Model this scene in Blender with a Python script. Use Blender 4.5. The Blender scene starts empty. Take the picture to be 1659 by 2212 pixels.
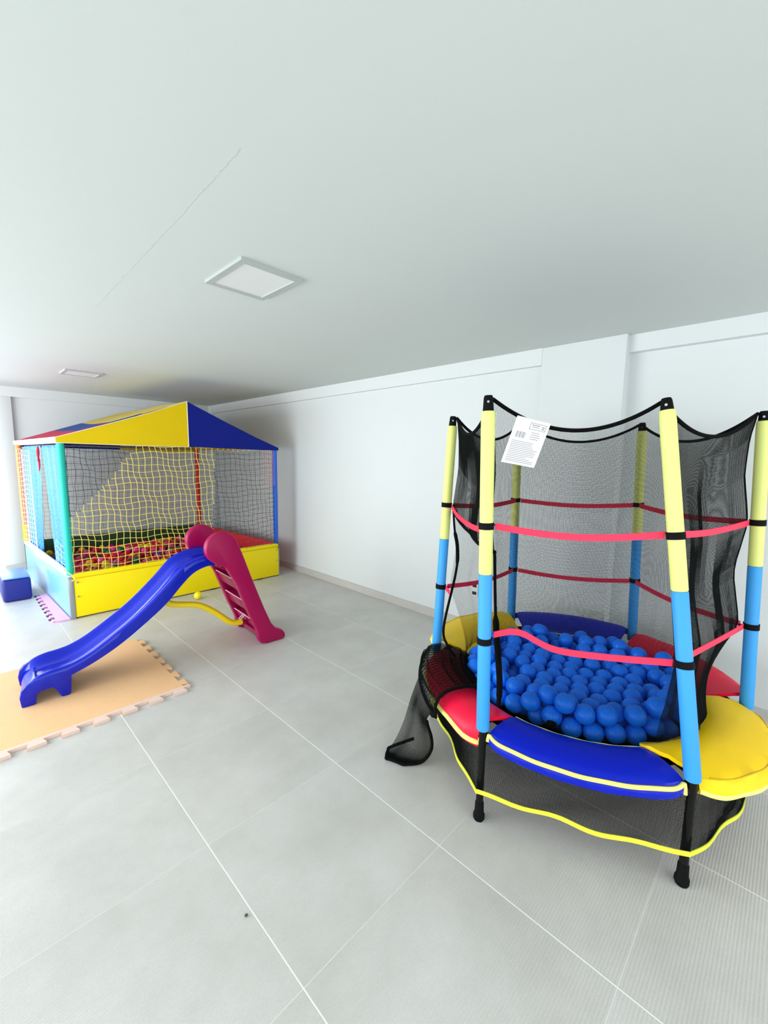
import bpy, bmesh, math, random
import numpy as np
from mathutils import Matrix, Vector

scene = bpy.context.scene
COL = scene.collection
random.seed(7)
rng = np.random.default_rng(7)
PI = math.pi

# ------------------------------------------------------------------ camera
F_PX, PITCH, ROLL, YAW = 915.276, -0.125968, 0.014560, 0.799422
CAM = Vector((-0.57362, -1.46196, 1.46072))
_f = Vector((math.sin(YAW) * math.cos(PITCH), math.cos(YAW) * math.cos(PITCH), math.sin(PITCH)))
_r = Vector((math.cos(YAW), -math.sin(YAW), 0))
_u = _r.cross(_f)
_r2 = math.cos(ROLL) * _r + math.sin(ROLL) * _u
_u2 = -math.sin(ROLL) * _r + math.cos(ROLL) * _u
cam_data = bpy.data.cameras.new('camera')
cam_data.sensor_fit = 'HORIZONTAL'
cam_data.sensor_width = 36.0
cam_data.lens = F_PX / 1659.0 * 36.0
cam_data.clip_start = 0.02
cam = bpy.data.objects.new('camera', cam_data)
cam.matrix_world = Matrix(((_r2.x, _u2.x, -_f.x, CAM.x), (_r2.y, _u2.y, -_f.y, CAM.y),
                           (_r2.z, _u2.z, -_f.z, CAM.z), (0, 0, 0, 1)))
COL.objects.link(cam)
scene.camera = cam

# ------------------------------------------------------------------ light
scene.view_settings.view_transform = 'Standard'
scene.view_settings.look = 'None'
scene.view_settings.exposure = -0.05
scene.view_settings.gamma = 1.0
scene.view_settings.use_curve_mapping = False
world = bpy.data.worlds.new('overcast_sky')
world.use_nodes = True
scene.world = world
wb = world.node_tree.nodes['Background']
wb.inputs['Color'].default_value = (0.86, 0.93, 1.0, 1)
wb.inputs['Strength'].default_value = 1.2


def area(name, loc, rot, sx, sy, power, col=(1, 1, 1)):
    d = bpy.data.lights.new(name, 'AREA')
    d.shape = 'RECTANGLE'
    d.size, d.size_y, d.energy, d.color = sx, sy, power, col
    o = bpy.data.objects.new(name, d)
    o.location, o.rotation_euler = loc, rot
    COL.objects.link(o)
    return o


# daylight entering by the open left side and the doorway; the rear opening is added
area('daylight_left_opening', (-3.15, -0.9, 1.15), (0, -PI / 2 + 0.5, 0), 1.9, 3.6, 62, (0.96, 0.98, 1.0))
area('daylight_far_left_opening', (-3.15, 3.0, 1.15), (0, -PI / 2 + 0.2, 0), 1.9, 3.8, 205, (0.97, 0.98, 1.0))
area('daylight_back_doorway', (-0.68, 5.52, 1.0), (-PI / 2 + 0.35, 0, 0), 1.0, 1.8, 26, (0.93, 0.97, 1.0))
area('added_rear_daylight', (0.0, -3.55, 1.15), (PI / 2 - 0.33, 0, 0), 4.6, 1.9, 56, (1.0, 0.99, 0.97))  # unseen source, added to brighten the near floor and ceiling


# ------------------------------------------------------------------ helpers
def lin(c):
    return tuple(((x / 255) / 12.92 if x / 255 <= 0.04045 else ((x / 255 + 0.055) / 1.055) ** 2.4) for x in c)


def mat(name, rgb, rough=0.5, metal=0.0, var=0.05, vscale=6.0, bump=0.0, bscale=60.0, spec=0.5, coat=0.0, sss=0.0):
    m = bpy.data.materials.new(name)
    m.use_nodes = True
    nt = m.node_tree
    b = nt.nodes['Principled BSDF']
    c = lin(rgb)
    geo = nt.nodes.new('ShaderNodeNewGeometry')
    nz = nt.nodes.new('ShaderNodeTexNoise')
    nz.inputs['Scale'].default_value = vscale
    nz.inputs['Detail'].default_value = 4
    nt.links.new(geo.outputs['Position'], nz.inputs['Vector'])
    mx = nt.nodes.new('ShaderNodeMix')
    mx.data_type = 'RGBA'
    mx.inputs[6].default_value = tuple(v * (1 - var) for v in c) + (1,)
    mx.inputs[7].default_value = tuple(min(1, v * (1 + var)) for v in c) + (1,)
    nt.links.new(nz.outputs['Fac'], mx.inputs[0])
    nt.links.new(mx.outputs[2], b.inputs['Base Color'])
    b.inputs['Roughness'].default_value = rough
    b.inputs['Metallic'].default_value = metal
    b.inputs['Specular IOR Level'].default_value = spec
    b.inputs['Coat Weight'].default_value = coat
    if bump:
        n2 = nt.nodes.new('ShaderNodeTexNoise')
        n2.inputs['Scale'].default_value = bscale
        n2.inputs['Detail'].default_value = 3
        nt.links.new(geo.outputs['Position'], n2.inputs['Vector'])
        bp = nt.nodes.new('ShaderNodeBump')
        bp.inputs['Strength'].default_value = bump
        bp.inputs['Distance'].default_value = 0.01
        nt.links.new(n2.outputs['Fac'], bp.inputs['Height'])
        nt.links.new(bp.outputs['Normal'], b.inputs['Normal'])
    return m


ORG = {}


def finish(name, me, material, parent, loc, smooth):
    if material is not None and len(me.materials) == 0:
        me.materials.append(material)
    if smooth:
        me.polygons.foreach_set('use_smooth', [True] * len(me.polygons))
        if smooth != 'all':
            try:
                me.set_sharp_from_angle(angle=math.radians(38))
            except Exception:
                pass
    o = bpy.data.objects.new(name, me)
    COL.objects.link(o)
    if parent is not None:
        o.parent = parent
    else:
        o.location = loc
    return o


def mesh(name, verts, faces, material, parent=None, loc=None, smooth=False, bevel=0.0, bseg=2):
    """verts in world coordinates; origin follows the parent's origin (or loc)"""
    v = np.asarray(verts, dtype=float)
    if parent is not None:
        org = ORG[parent]
    else:
        org = np.asarray(loc if loc is not None else (0, 0, 0), dtype=float)
    me = bpy.data.meshes.new(name)
    me.from_pydata((v - org).tolist(), [], faces if isinstance(faces, list) else faces.tolist())
    if bevel > 0:
        bm = bmesh.new()
        bm.from_mesh(me)
        bmesh.ops.recalc_face_normals(bm, faces=bm.faces)
        ed = [e for e in bm.edges if len(e.link_faces) == 2 and e.calc_face_angle(0) > math.radians(28)]
        bmesh.ops.bevel(bm, geom=ed, offset=bevel, segments=bseg, affect='EDGES', profile=0.5, clamp_overlap=True)
        bm.to_mesh(me)
        bm.free()
    else:
        bm = bmesh.new()
        bm.from_mesh(me)
        bmesh.ops.recalc_face_normals(bm, faces=bm.faces)
        bm.to_mesh(me)
        bm.free()
    me.update()
    o = finish(name, me, material, parent, org.tolist(), smooth or (bevel > 0))
    ORG[o] = org
    return o


def empty(name, loc):
    o = bpy.data.objects.new(name, None)
    o.empty_display_size = 0.1
    o.location = loc
    COL.objects.link(o)
    ORG[o] = np.asarray(loc, dtype=float)
    return o


def tag(o, label, cat, group=None, kind=None):
    o['label'] = label
    o['category'] = cat
    if group:
        o['group'] = group
    if kind:
        o['kind'] = kind
    return o


def struct(o, label=None):
    o['kind'] = 'structure'
    if label:
        o['label'] = label
    return o


def boxg(x0, x1, y0, y1, z0, z1):
    v = [(x0, y0, z0), (x1, y0, z0), (x1, y1, z0), (x0, y1, z0), (x0, y0, z1), (x1, y0, z1), (x1, y1, z1), (x0, y1, z1)]
    f = [(0, 3, 2, 1), (4, 5, 6, 7), (0, 1, 5, 4), (1, 2, 6, 5), (2, 3, 7, 6), (3, 0, 4, 7)]
    return v, f


def merge(parts):
    V, Fc = [], []
    for v, f in parts:
        n = len(V)
        V += [tuple(p) for p in v]
        Fc += [tuple(i + n for i in q) for q in f]
    return V, Fc


def prism(poly, axis_pts):
    """poly: list of (a,b); axis_pts(a,b,s) -> world point for side s=0/1"""
    n = len(poly)
    v = [axis_pts(a, b, 0) for a, b in poly] + [axis_pts(a, b, 1) for a, b in poly]
    f = [tuple(range(n - 1, -1, -1)), tuple(range(n, 2 * n))]
    f += [(i, (i + 1) % n, n + (i + 1) % n, n + i) for i in range(n)]
    return v, f


def tubeg(path, r, n=8, closed=False, cap=True, flat=1.0):
    """swept tube along a path; r scalar or list"""
    p = np.asarray(path, float)
    m = len(p)
    rr = np.full(m, r) if np.isscalar(r) else np.asarray(r, float)
    if closed:
        tan = np.roll(p, -1, 0) - np.roll(p, 1, 0)
    else:
        tan = np.gradient(p, axis=0)
    tan /= np.linalg.norm(tan, axis=1)[:, None] + 1e-12
    ref = np.array([0, 0, 1.0]) if abs(tan[0, 2]) < 0.9 else np.array([1.0, 0, 0])
    u = ref - tan[0] * (ref @ tan[0])
    u /= np.linalg.norm(u)
    V = []
    for i in range(m):
        u = u - tan[i] * (u @ tan[i])
        u /= np.linalg.norm(u) + 1e-12
        w = np.cross(tan[i], u)
        for k in range(n):
            a = 2 * PI * k / n
            V.append(tuple(p[i] + rr[i] * (math.cos(a) * u * flat + math.sin(a) * w)))
    Fc = []
    for i in range(m if closed else m - 1):
        j = (i + 1) % m
        for k in range(n):
            Fc.append((i * n + k, i * n + (k + 1) % n, j * n + (k + 1) % n, j * n + k))
    if cap and not closed:
        Fc.append(tuple(range(n - 1, -1, -1)))
        Fc.append(tuple((m - 1) * n + k for k in range(n)))
    return V, Fc


def threads(lines, r, sides=3):
    """many thin threads at once. lines: list of arrays (m,3)"""
    VV, FF, off = [], [], 0
    for p in lines:
        p = np.asarray(p, float)
        m = len(p)
        if m < 2:
            continue
        tan = np.gradient(p, axis=0)
        tan /= np.linalg.norm(tan, axis=1)[:, None] + 1e-12
        ref = np.where(np.abs(tan[:, 2:3]) < 0.8, np.array([[0, 0, 1.0]]), np.array([[0.62, 0.78, 0.0]]))
        u = np.cross(tan, ref)
        u /= np.linalg.norm(u, axis=1)[:, None] + 1e-12
        w = np.cross(tan, u)
        ring = np.stack([p + r * (math.cos(2 * PI * k / sides) * u + math.sin(2 * PI * k / sides) * w) for k in range(sides)], 1)
        VV.append(ring.reshape(-1, 3))
        idx = off + np.arange(m * sides).reshape(m, sides)
        a, b = idx[:-1], idx[1:]
        q = np.stack([a, np.roll(a, -1, 1), np.roll(b, -1, 1), b], -1).reshape(-1, 4)
        FF.append(q)
        off += m * sides
    return np.concatenate(VV), np.concatenate(FF)


def threads_obj(name, lines, r, material, parent, sides=3, smooth=True):
    V, Fq = threads(lines, r, sides)
    V = V - ORG[parent]
    me = bpy.data.meshes.new(name)
    me.vertices.add(len(V))
    me.vertices.foreach_set('co', V.ravel())
    me.loops.add(Fq.size)
    me.loops.foreach_set('vertex_index', Fq.ravel().astype(np.int32))
    me.polygons.add(len(Fq))
    me.polygons.foreach_set('loop_start', np.arange(0, Fq.size, 4, dtype=np.int32))
    me.update(calc_edges=True)
    me.validate()
    o = finish(name, me, material, parent, None, 'all' if smooth else False)
    ORG[o] = ORG[parent]
    return o


def gridg(P):
    """P: (n,m,3) array -> open grid"""
    n, m = P.shape[:2]
    V = P.reshape(-1, 3)
    i = np.arange(n * m).reshape(n, m)
    f = np.stack([i[:-1, :-1], i[1:, :-1], i[1:, 1:], i[:-1, 1:]], -1).reshape(-1, 4)
    return V.tolist(), [tuple(q) for q in f.tolist()]


def sheetg(P, th):
    """grid given thickness along its normals, closed"""
    n, m = P.shape[:2]
    du = np.gradient(P, axis=0)
    dv = np.gradient(P, axis=1)
    nr = np.cross(du, dv)
    nr /= np.linalg.norm(nr, axis=2)[:, :, None] + 1e-12
    A, B = P + nr * th / 2, P - nr * th / 2
    V = np.concatenate([A.reshape(-1, 3), B.reshape(-1, 3)])
    i = np.arange(n * m).reshape(n, m)
    k = n * m
    f = np.stack([i[:-1, :-1], i[1:, :-1], i[1:, 1:], i[:-1, 1:]], -1).reshape(-1, 4).tolist()
    f2 = (np.array(f)[:, ::-1] + k).tolist()
    F = f + f2
    b = list(i[0, :]) + list(i[1:, -1]) + list(i[-1, -2::-1]) + list(i[-2:0:-1, 0])
    for a, c in zip(b, b[1:] + b[:1]):
        F.append([int(a), int(c), int(c) + k, int(a) + k])
    return V.tolist(), [tuple(q) for q in F]


def latheg(c, prof, n=20):
    """prof: list of (r,z) from bottom to top about a vertical axis at c"""
    V, Fc = [], []
    for r, z in prof:
        for k in range(n):
            a = 2 * PI * k / n
            V.append((c[0] + r * math.cos(a), c[1] + r * math.sin(a), c[2] + z))
    for i in range(len(prof) - 1):
        for k in range(n):
            Fc.append((i * n + k, i * n + (k + 1) % n, (i + 1) * n + (k + 1) % n, (i + 1) * n + k))
    Fc.append(tuple(range(n - 1, -1, -1)))
    Fc.append(tuple((len(prof) - 1) * n + k for k in range(n)))
    return V, Fc


def interp(xs, ys, x):
    return np.interp(x, xs, ys)


def smoothpath(pts, n=40):
    """Catmull-Rom through points"""
    p = np.asarray(pts, float)
    q = np.vstack([2 * p[0] - p[1], p, 2 * p[-1] - p[-2]])
    seg = len(p) - 1
    out = []
    for s in np.linspace(0, seg - 1e-6, n):
        i = int(s)
        t = s - i
        a, b, c, d = q[i], q[i + 1], q[i + 2], q[i + 3]
        out.append(0.5 * (2 * b + (c - a) * t + (2 * a - 5 * b + 4 * c - d) * t * t + (3 * b - a - 3 * c + d) * t ** 3))
    return np.array(out)


# ------------------------------------------------------------------ materials of the room
M_wall = mat('white_wall_paint', (214, 220, 220), 0.75, var=0.012, vscale=2.0, bump=0.03, bscale=90)
M_ceil = mat('white_ceiling_plaster', (202, 210, 207), 0.85, var=0.015, vscale=1.5, bump=0.03, bscale=40)
M_grout = mat('pale_grout', (246, 245, 241), 0.9, var=0.03)
M_base = mat('grey_porcelain_baseboard', (190, 188, 183), 0.45, var=0.06, vscale=9)
M_crack = mat('grey_crack', (186, 192, 190), 0.9)


def tile_material():
    m = bpy.data.materials.new('ribbed_grey_porcelain_tile')
    m.use_nodes = True
    nt = m.node_tree
    b = nt.nodes['Principled BSDF']
    geo = nt.nodes.new('ShaderNodeNewGeometry')
    oi = nt.nodes.new('ShaderNodeObjectInfo')
    add = nt.nodes.new('ShaderNodeVectorMath')
    add.operation = 'MULTIPLY_ADD'
    comb = nt.nodes.new('ShaderNodeCombineXYZ')
    for i in range(3):
        nt.links.new(oi.outputs['Random'], comb.inputs[i])
    nt.links.new(comb.outputs[0], add.inputs[0])
    add.inputs[1].default_value = (13, 17, 5)
    nt.links.new(geo.outputs['Position'], add.inputs[2])
    n1 = nt.nodes.new('ShaderNodeTexNoise')
    n1.inputs['Scale'].default_value = 3.2
    n1.inputs['Detail'].default_value = 8
    n1.inputs['Roughness'].default_value = 0.62
    nt.links.new(add.outputs[0], n1.inputs['Vector'])
    ramp = nt.nodes.new('ShaderNodeValToRGB')
    ramp.color_ramp.elements[0].position = 0.3
    ramp.color_ramp.elements[1].position = 0.72
    ramp.color_ramp.elements[0].color = lin((196, 195, 190)) + (1,)
    ramp.color_ramp.elements[1].color = lin((213, 212, 208)) + (1,)
    nt.links.new(n1.outputs['Fac'], ramp.inputs[0])
    n3 = nt.nodes.new('ShaderNodeTexNoise')
    n3.inputs['Scale'].default_value = 170
    n3.inputs['Detail'].default_value = 2
    nt.links.new(geo.outputs['Position'], n3.inputs['Vector'])
    mx = nt.nodes.new('ShaderNodeMix')
    mx.data_type = 'RGBA'
    mx.blend_type = 'MULTIPLY'
    mx.inputs[0].default_value = 0.16
    nt.links.new(ramp.outputs[0], mx.inputs[6])
    nt.links.new(n3.outputs['Fac'], mx.inputs[7])
    nt.links.new(mx.outputs[2], b.inputs['Base Color'])
    wv = nt.nodes.new('ShaderNodeTexWave')
    wv.wave_type = 'BANDS'
    wv.bands_direction = 'Y'
    wv.inputs['Scale'].default_value = 33
    wv.inputs['Distortion'].default_value = 0.25
    wv.inputs['Detail Scale'].default_value = 4
    nt.links.new(geo.outputs['Position'], wv.inputs['Vector'])
    sm = nt.nodes.new('ShaderNodeMath')
    sm.operation = 'MULTIPLY_ADD'
    nt.links.new(n3.outputs['Fac'], sm.inputs[0])
    sm.inputs[1].default_value = 0.5
    nt.links.new(wv.outputs['Fac'], sm.inputs[2])
    bp = nt.nodes.new('ShaderNodeBump')
    bp.inputs['Strength'].default_value = 0.3
    bp.inputs['Distance'].default_value = 0.0016
    nt.links.new(sm.outputs[0], bp.inputs['Height'])
    nt.links.new(bp.outputs['Normal'], b.inputs['Normal'])
    b.inputs['Roughness'].default_value = 0.42
    b.inputs['Specular IOR Level'].default_value = 0.45
    return m


M_tile = tile_material()

# ------------------------------------------------------------------ room shell
T = 0.62
HC = 2.255                    # ceiling height
XW, XP = 2.485, 2.450         # right wall, pilaster face
XWR, XBR = 2.560, 2.505       # right wall and beam right of the pilaster
YB, YBP = 5.50, 5.455         # back wall, its beams and pilasters
XL, YR = -3.2, -3.6           # open left side, open rear side

floor = mesh('floor', *boxg(XL - 0.1, 2.75, YR - 0.1, 5.7, -0.12, -0.0005), M_grout, loc=(0, 0, 0))
struct(floor, 'floor of large grey porcelain tiles with pale grout')
g = 0.0019
gy = 0.001
tv, tf = boxg(g, T - g, gy, T - gy, -0.0004, 0.0)
tile0 = None
ix0, ix1 = math.floor(XL / T), 4
iy0, iy1 = math.floor(YR / T), 9
for i in range(ix0, ix1):
    for j in range(iy0, iy1):
        if tile0 is None:
            tile0 = mesh('floor_tile', tv, tf, M_tile, parent=floor)
            t = tile0
        else:
            t = tile0.copy()
            COL.objects.link(t)
            t.parent = floor
        t.location = (i * T, j * T, 0)
# narrow cut tiles along the right wall
tv2, tf2 = boxg(g, XWR - 4 * T, gy, T - gy, -0.0004, 0.0)
cut0 = None
for j in range(iy0, iy1):
    if cut0 is None:
        cut0 = mesh('floor_tile', tv2, tf2, M_tile, parent=floor)
        t = cut0
    else:
        t = cut0.copy()
        COL.objects.link(t)
        t.parent = floor
    t.location = (4 * T, j * T, 0)

ceiling = struct(mesh('ceiling', *boxg(XL - 0.1, 2.75, YR - 0.1, 5.7, HC, HC + 0.15), M_ceil))


def crack(pts, w):
    pts = smoothpath(pts, 90)
    V = []
    for k, p in enumerate(pts):
        a = random.uniform(-1, 1) * 0.0025
        ww = w * (0.35 + 0.65 * random.random())
        V += [(p[0] - ww + a, p[1], HC - 0.0006), (p[0] + ww + a, p[1], HC - 0.0006)]
        V += [(p[0] - ww + a, p[1], HC + 0.002), (p[0] + ww + a, p[1], HC + 0.002)]
    Fc = []
    for k in range(len(pts) - 1):
        a, b = 4 * k, 4 * k + 4
        Fc += [(a, b, b + 1, a + 1), (a, a + 2, b + 2, b), (a + 1, b + 1, b + 3, a + 3)]
    return mesh('seam_crack', V, Fc, M_crack, parent=ceiling)


crack([(0.061, 1.386, 0), (0.05, 0.9, 0), (0.043, 0.444, 0), (0.033, -0.095, 0), (0.025, -0.341, 0)], 0.0008)

wall_right = struct(mesh('wall_right', *merge([boxg(XW, 2.75, -0.09, 5.7, 0, HC), boxg(XWR, 2.75, YR, -0.6, 0, HC)]), M_wall))
mesh('beam', *boxg(XP, XW + 0.01, -0.07, YBP, HC - 0.118, HC), M_wall, parent=wall_right)
mesh('beam', *boxg(XBR, XWR + 0.01, YR, -0.60, HC - 0.105, HC), M_wall, parent=wall_right)
mesh('pilaster', *boxg(XP, 2.7, -0.615, -0.07, 0, HC), M_wall, parent=wall_right, bevel=0.004)
mesh('corner_pilaster', *boxg(XP - 0.01, XW + 0.01, YBP - 0.14, YB, 0, HC), M_wall, parent=wall_right, bevel=0.003)

# back wall: solid part, doorway at the far left with daylight beyond
wall_back = struct(mesh('wall_back', *merge([boxg(-0.10, 2.75, YB, YB + 0.2, 0, HC), boxg(-1.25, -0.10, YB, YB + 0.2, 2.0, HC),
                                            boxg(XL, -1.25, YB, YB + 0.2, 0, HC)]), M_wall))
mesh('beam', *boxg(XL, XP, YBP, YB + 0.01, HC - 0.118, HC), M_wall, parent=wall_back)
mesh('pilaster', *boxg(-0.17, 0.03, YBP, YB + 0.2, 0, HC - 0.118), M_wall, parent=wall_back, bevel=0.004)

# unseen sides: slabs with wide openings for daylight
wall_left = struct(mesh('wall_left', *merge([boxg(XL - 0.15, XL, YR, 5.7, HC - 0.14, HC), boxg(XL - 0.15, XL, 4.95, 5.7, 0, HC - 0.14),
                                            boxg(XL - 0.15, XL, YR, -2.8, 0, HC - 0.14)]), M_wall))
wall_rear = struct(mesh('wall_rear', *merge([boxg(XL, 2.75, YR - 0.15, YR, HC - 0.14, HC), boxg(XL, -2.4, YR - 0.15, YR, 0, HC - 0.14),
                                            boxg(2.35, 2.75, YR - 0.15, YR, 0, HC - 0.14)]), M_wall))


def baseboard(name, x0, x1, y0, y1, along):
    """row of tile pieces; returns the parent piece"""
    h = 0.076
    e = struct(mesh(name, *boxg(x0 + (0.002 if along == 'y' else 0), x1, y0 + (0.002 if along == 'x' else 0), y1, 0, h - 0.002), M_grout, loc=(x0, y0, 0)))
    a0, a1 = (y0, y1) if along == 'y' else (x0, x1)
    a = math.floor(a0 / T) * T + 0.18
    cuts = [a0] + [c for c in np.arange(a - T, a1, T) if a0 + 0.02 < c < a1 - 0.02] + [a1]
    for c0, c1 in zip(cuts[:-1], cuts[1:]):
        if along == 'y':
            b = boxg(x0, x1 - 0.001, c0 + 0.0015, c1 - 0.0015, 0.001, h)
        else:
            b = boxg(c0 + 0.0015, c1 - 0.0015, y0, y1 - 0.001, 0.001, h)
        mesh('baseboard_tile', *b, M_base, parent=e, bevel=0.0015, bseg=1)
    return e


baseboard('baseboard_right', XW - 0.012, XW, -0.07, YBP - 0.14, 'y')
baseboard('baseboard_pilaster', XP - 0.012, XP, -0.615, -0.07, 'y')
baseboard('baseboard_far_right', XWR - 0.012, XWR, YR, -0.615, 'y')
baseboard('baseboard_back', 0.03, 2.44, YB - 0.012, YB, 'x')
baseboard('baseboard_back_pilaster', -0.17, 0.03, YBP - 0.012, YBP, 'x')

# ceiling light panels (off)
M_lampframe = mat('grey_lamp_frame', (176, 184, 182), 0.5, var=0.01)
M_diff = mat('white_lamp_diffuser', (226, 231, 229), 0.35, var=0.01)


def ceiling_light(x0, x1, y0, y1, label):
    e = empty('ceiling_light', ((x0 + x1) / 2, (y0 + y1) / 2, HC))
    w = 0.026
    ring = merge([boxg(x0, x1, y0, y0 + w, HC - 0.012, HC), boxg(x0, x1, y1 - w, y1, HC - 0.012, HC),
                  boxg(x0, x0 + w, y0 + w, y1 - w, HC - 0.012, HC), boxg(x1 - w, x1, y0 + w, y1 - w, HC - 0.012, HC)])
    mesh('frame', *ring, M_lampframe, parent=e)
    mesh('diffuser', *boxg(x0 + w, x1 - w, y0 + w, y1 - w, HC - 0.008, HC), M_diff, parent=e)
    tag(e, label, 'ceiling light', 'square light panels in the ceiling')


ceiling_light(0.315, 0.61, 0.22, 0.565, 'square unlit light panel with grey frame, nearest one in the ceiling')
ceiling_light(0.272, 0.58, 3.57, 3.87, 'small unlit light panel in the far ceiling above the tented ball pit')

# wall socket low on the right wall
M_plate = mat('white_plate', (228, 228, 226), 0.4)
M_dark = mat('black_plastic', (14, 14, 16), 0.45, var=0.1)
e = empty('wall_socket', (XW, 0.418, 0.33))
mesh('plate', *boxg(XW - 0.008, XW, 0.385, 0.45, 0.305, 0.425), M_plate, parent=e, bevel=0.003)
for z in (0.333, 0.397):
    mesh('socket', *boxg(XW - 0.0095, XW - 0.006, 0.398, 0.437, z - 0.013, z + 0.013), M_dark, parent=e)
tag(e, 'small socket plate low on the white wall behind the trampoline', 'socket')

# ------------------------------------------------------------------ tented ball pit
M_yel = mat('yellow_vinyl', (250, 226, 4), 0.38, var=0.03, vscale=3, bump=0.04, bscale=25, spec=0.25)
M_lblue = mat('pale_blue_vinyl', (120, 178, 226), 0.22, var=0.05, vscale=3, bump=0.05, bscale=9)
M_red = mat('red_vinyl', (222, 22, 40), 0.45, var=0.05)
M_green = mat('dark_green_vinyl', (10, 74, 34), 0.5, var=0.08)
M_steel = mat('galvanised_steel', (165, 172, 178), 0.4, metal=0.7, var=0.1, vscale=20)
M_teal = mat('teal_foam_sleeve', (12, 190, 172), 0.5, var=0.05)
M_bluef = mat('blue_foam_sleeve', (16, 98, 214), 0.45, var=0.05)
M_redf = mat('red_foam_sleeve', (214, 20, 34), 0.45, var=0.05)
M_orange = mat('orange_foam_sleeve', (250, 140, 50), 0.45, var=0.05)
M_navy = mat('navy_canvas', (0, 26, 140), 0.6, var=0.06, vscale=4, bump=0.05, bscale=12, spec=0.25)
M_ycan = mat('yellow_canvas', (250, 222, 6), 0.6, var=0.03, vscale=4, bump=0.05, bscale=12, spec=0.25)
M_rcan = mat('red_canvas', (226, 40, 92), 0.6, var=0.05, bump=0.05, bscale=12)
M_bcan = mat('blue_canvas', (24, 84, 176), 0.6, var=0.05, bump=0.05, bscale=12)
M_pycan = mat('backlit_yellow_canvas', (250, 232, 130), 0.6, var=0.05, bump=0.05, bscale=12)  # yellow cloth made paler: light coming through is put into the colour
M_white = mat('white_piping', (245, 246, 244), 0.5, var=0.01)
M_ycord = mat('yellow_net_cord', (250, 226, 110), 0.7)
M_dcord = mat('dark_net_cord', (34, 58, 62), 0.7)
M_wcord = mat('white_net_cord', (238, 238, 236), 0.7)
M_rcord = mat('red_net_cord', (220, 110, 110), 0.7)


def translucent(m, w):
    """thin tent cloth lets part of the daylight through"""
    nt = m.node_tree
    b = nt.nodes['Principled BSDF']
    out = nt.nodes['Material Output']
    t = nt.nodes.new('ShaderNodeBsdfTranslucent')
    nt.links.new(b.inputs['Base Color'].links[0].from_socket, t.inputs['Color'])
    mx = nt.nodes.new('ShaderNodeMixShader')
    mx.inputs[0].default_value = w
    nt.links.new(b.outputs[0], mx.inputs[1])
    nt.links.new(t.outputs[0], mx.inputs[2])
    nt.links.new(mx.outputs[0], out.inputs['Surface'])


for m_, w_ in ((M_ycan, 0.3), (M_pycan, 0.4), (M_rcan, 0.3), (M_bcan, 0.25), (M_navy, 0.15)):
    translucent(m_, w_)

SK = -0.085 / 2.105
PW, PD = 2.10, 2.105


def pp(a, b, z):
    return (0.09 + a + SK * b, 3.025 + b, z)


def pbox(a0, a1, b0, b1, z0, z1):
    v = [pp(a0, b0, z0), pp(a1, b0, z0), pp(a1, b1, z0), pp(a0, b1, z0), pp(a0, b0, z1), pp(a1, b0, z1), pp(a1, b1, z1), pp(a0, b1, z1)]
    return v, boxg(0, 1, 0, 1, 0, 1)[1]


pit = empty('ball_pit', pp(PW / 2, PD / 2, 0))
tag(pit, 'ball pit with yellow and blue tent roof, coloured posts and netting', 'ball pit')
fp = mesh('front_panel', *pbox(0.035, PW, 0, 0.035, 0.012, 0.365), M_yel, parent=pit, bevel=0.004)
mesh('top_rail', *pbox(0.03, PW, -0.006, 0.045, 0.366, 0.412), M_yel, parent=fp, bevel=0.012, bseg=3)
lp = mesh('side_panel', *pbox(0, 0.034, 0.036, PD, 0.0, 0.375), M_lblue, parent=pit, bevel=0.004)
lp['label'] = 'glossy pale blue side panel'
mesh('top_rail', *pbox(-0.006, 0.046, 0.03, PD, 0.376, 0.412), M_white, parent=lp, bevel=0.012, bseg=3)
mesh('side_panel', *pbox(PW - 0.035, PW, 0.036, PD, 0.0, 0.41), M_red, parent=pit, bevel=0.008)['label'] = 'red side panel'
mesh('back_panel', *pbox(0.035, PW - 0.036, PD - 0.035, PD, 0.0, 0.41), M_green, parent=pit, bevel=0.008)['label'] = 'dark green back panel'
mesh('pit_floor', *pbox(0.036, PW - 0.036, 0.046, PD - 0.036, 0.002, 0.02), M_green, parent=pit)
mesh('corner_angle', *merge([pbox(-0.004, 0.034, -0.004, 0.035, 0.0, 0.365)]), M_steel, parent=pit, bevel=0.002)
mesh('corner_angle', *pbox(PW + 0.0005, PW + 0.006, -0.004, 0.03, 0.0, 0.4), M_steel, parent=pit)
for a in (0.55, 1.25, 1.82):
    mesh('foot', *pbox(a, a + 0.06, 0.002, 0.03, 0.0, 0.012), M_dark, parent=pit)
for z in (0.33, 0.2):
    mesh('bolt', *tubeg([pp(0.06, 0.0, z), pp(0.06, -0.012, z)], 0.007, 8), M_steel, parent=pit)
    mesh('bolt', *tubeg([pp(PW - 0.03, 0.0, z), pp(PW - 0.03, -0.012, z)], 0.007, 8), M_steel, parent=pit)


def post(a, b, material, z0=0.40, z1=1.56, r=0.031, lean=(0, 0)):
    pts = [np.array(pp(a + lean[0] * s, b + lean[1] * s, z0 + (z1 - z0) * s)) for s in np.linspace(0, 1, 7)]
    rr = [r * f for f in (0.9, 1.03, 1.0, 1.02, 1.0, 1.02, 0.95)]
    return mesh('post', *tubeg(pts, rr, 14), material, parent=pit, smooth=True)


post(0.02, 0.02, M_teal)['label'] = 'teal foam covered post'
post(PW - 0.02, 0.02, M_bluef, r=0.028)['label'] = 'blue foam covered post'
post(PW - 0.02, PD - 0.02, M_redf, r=0.028)['label'] = 'red foam covered post'
post(0.02, PD - 0.02, M_orange, r=0.030, z0=0.62)['label'] = 'orange foam covered post'
mesh('post_end', *tubeg([pp(0.02, PD - 0.02, 0.40), pp(0.02, PD - 0.02, 0.619)], 0.031, 14), M_ycan, parent=pit, smooth=True)

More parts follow.
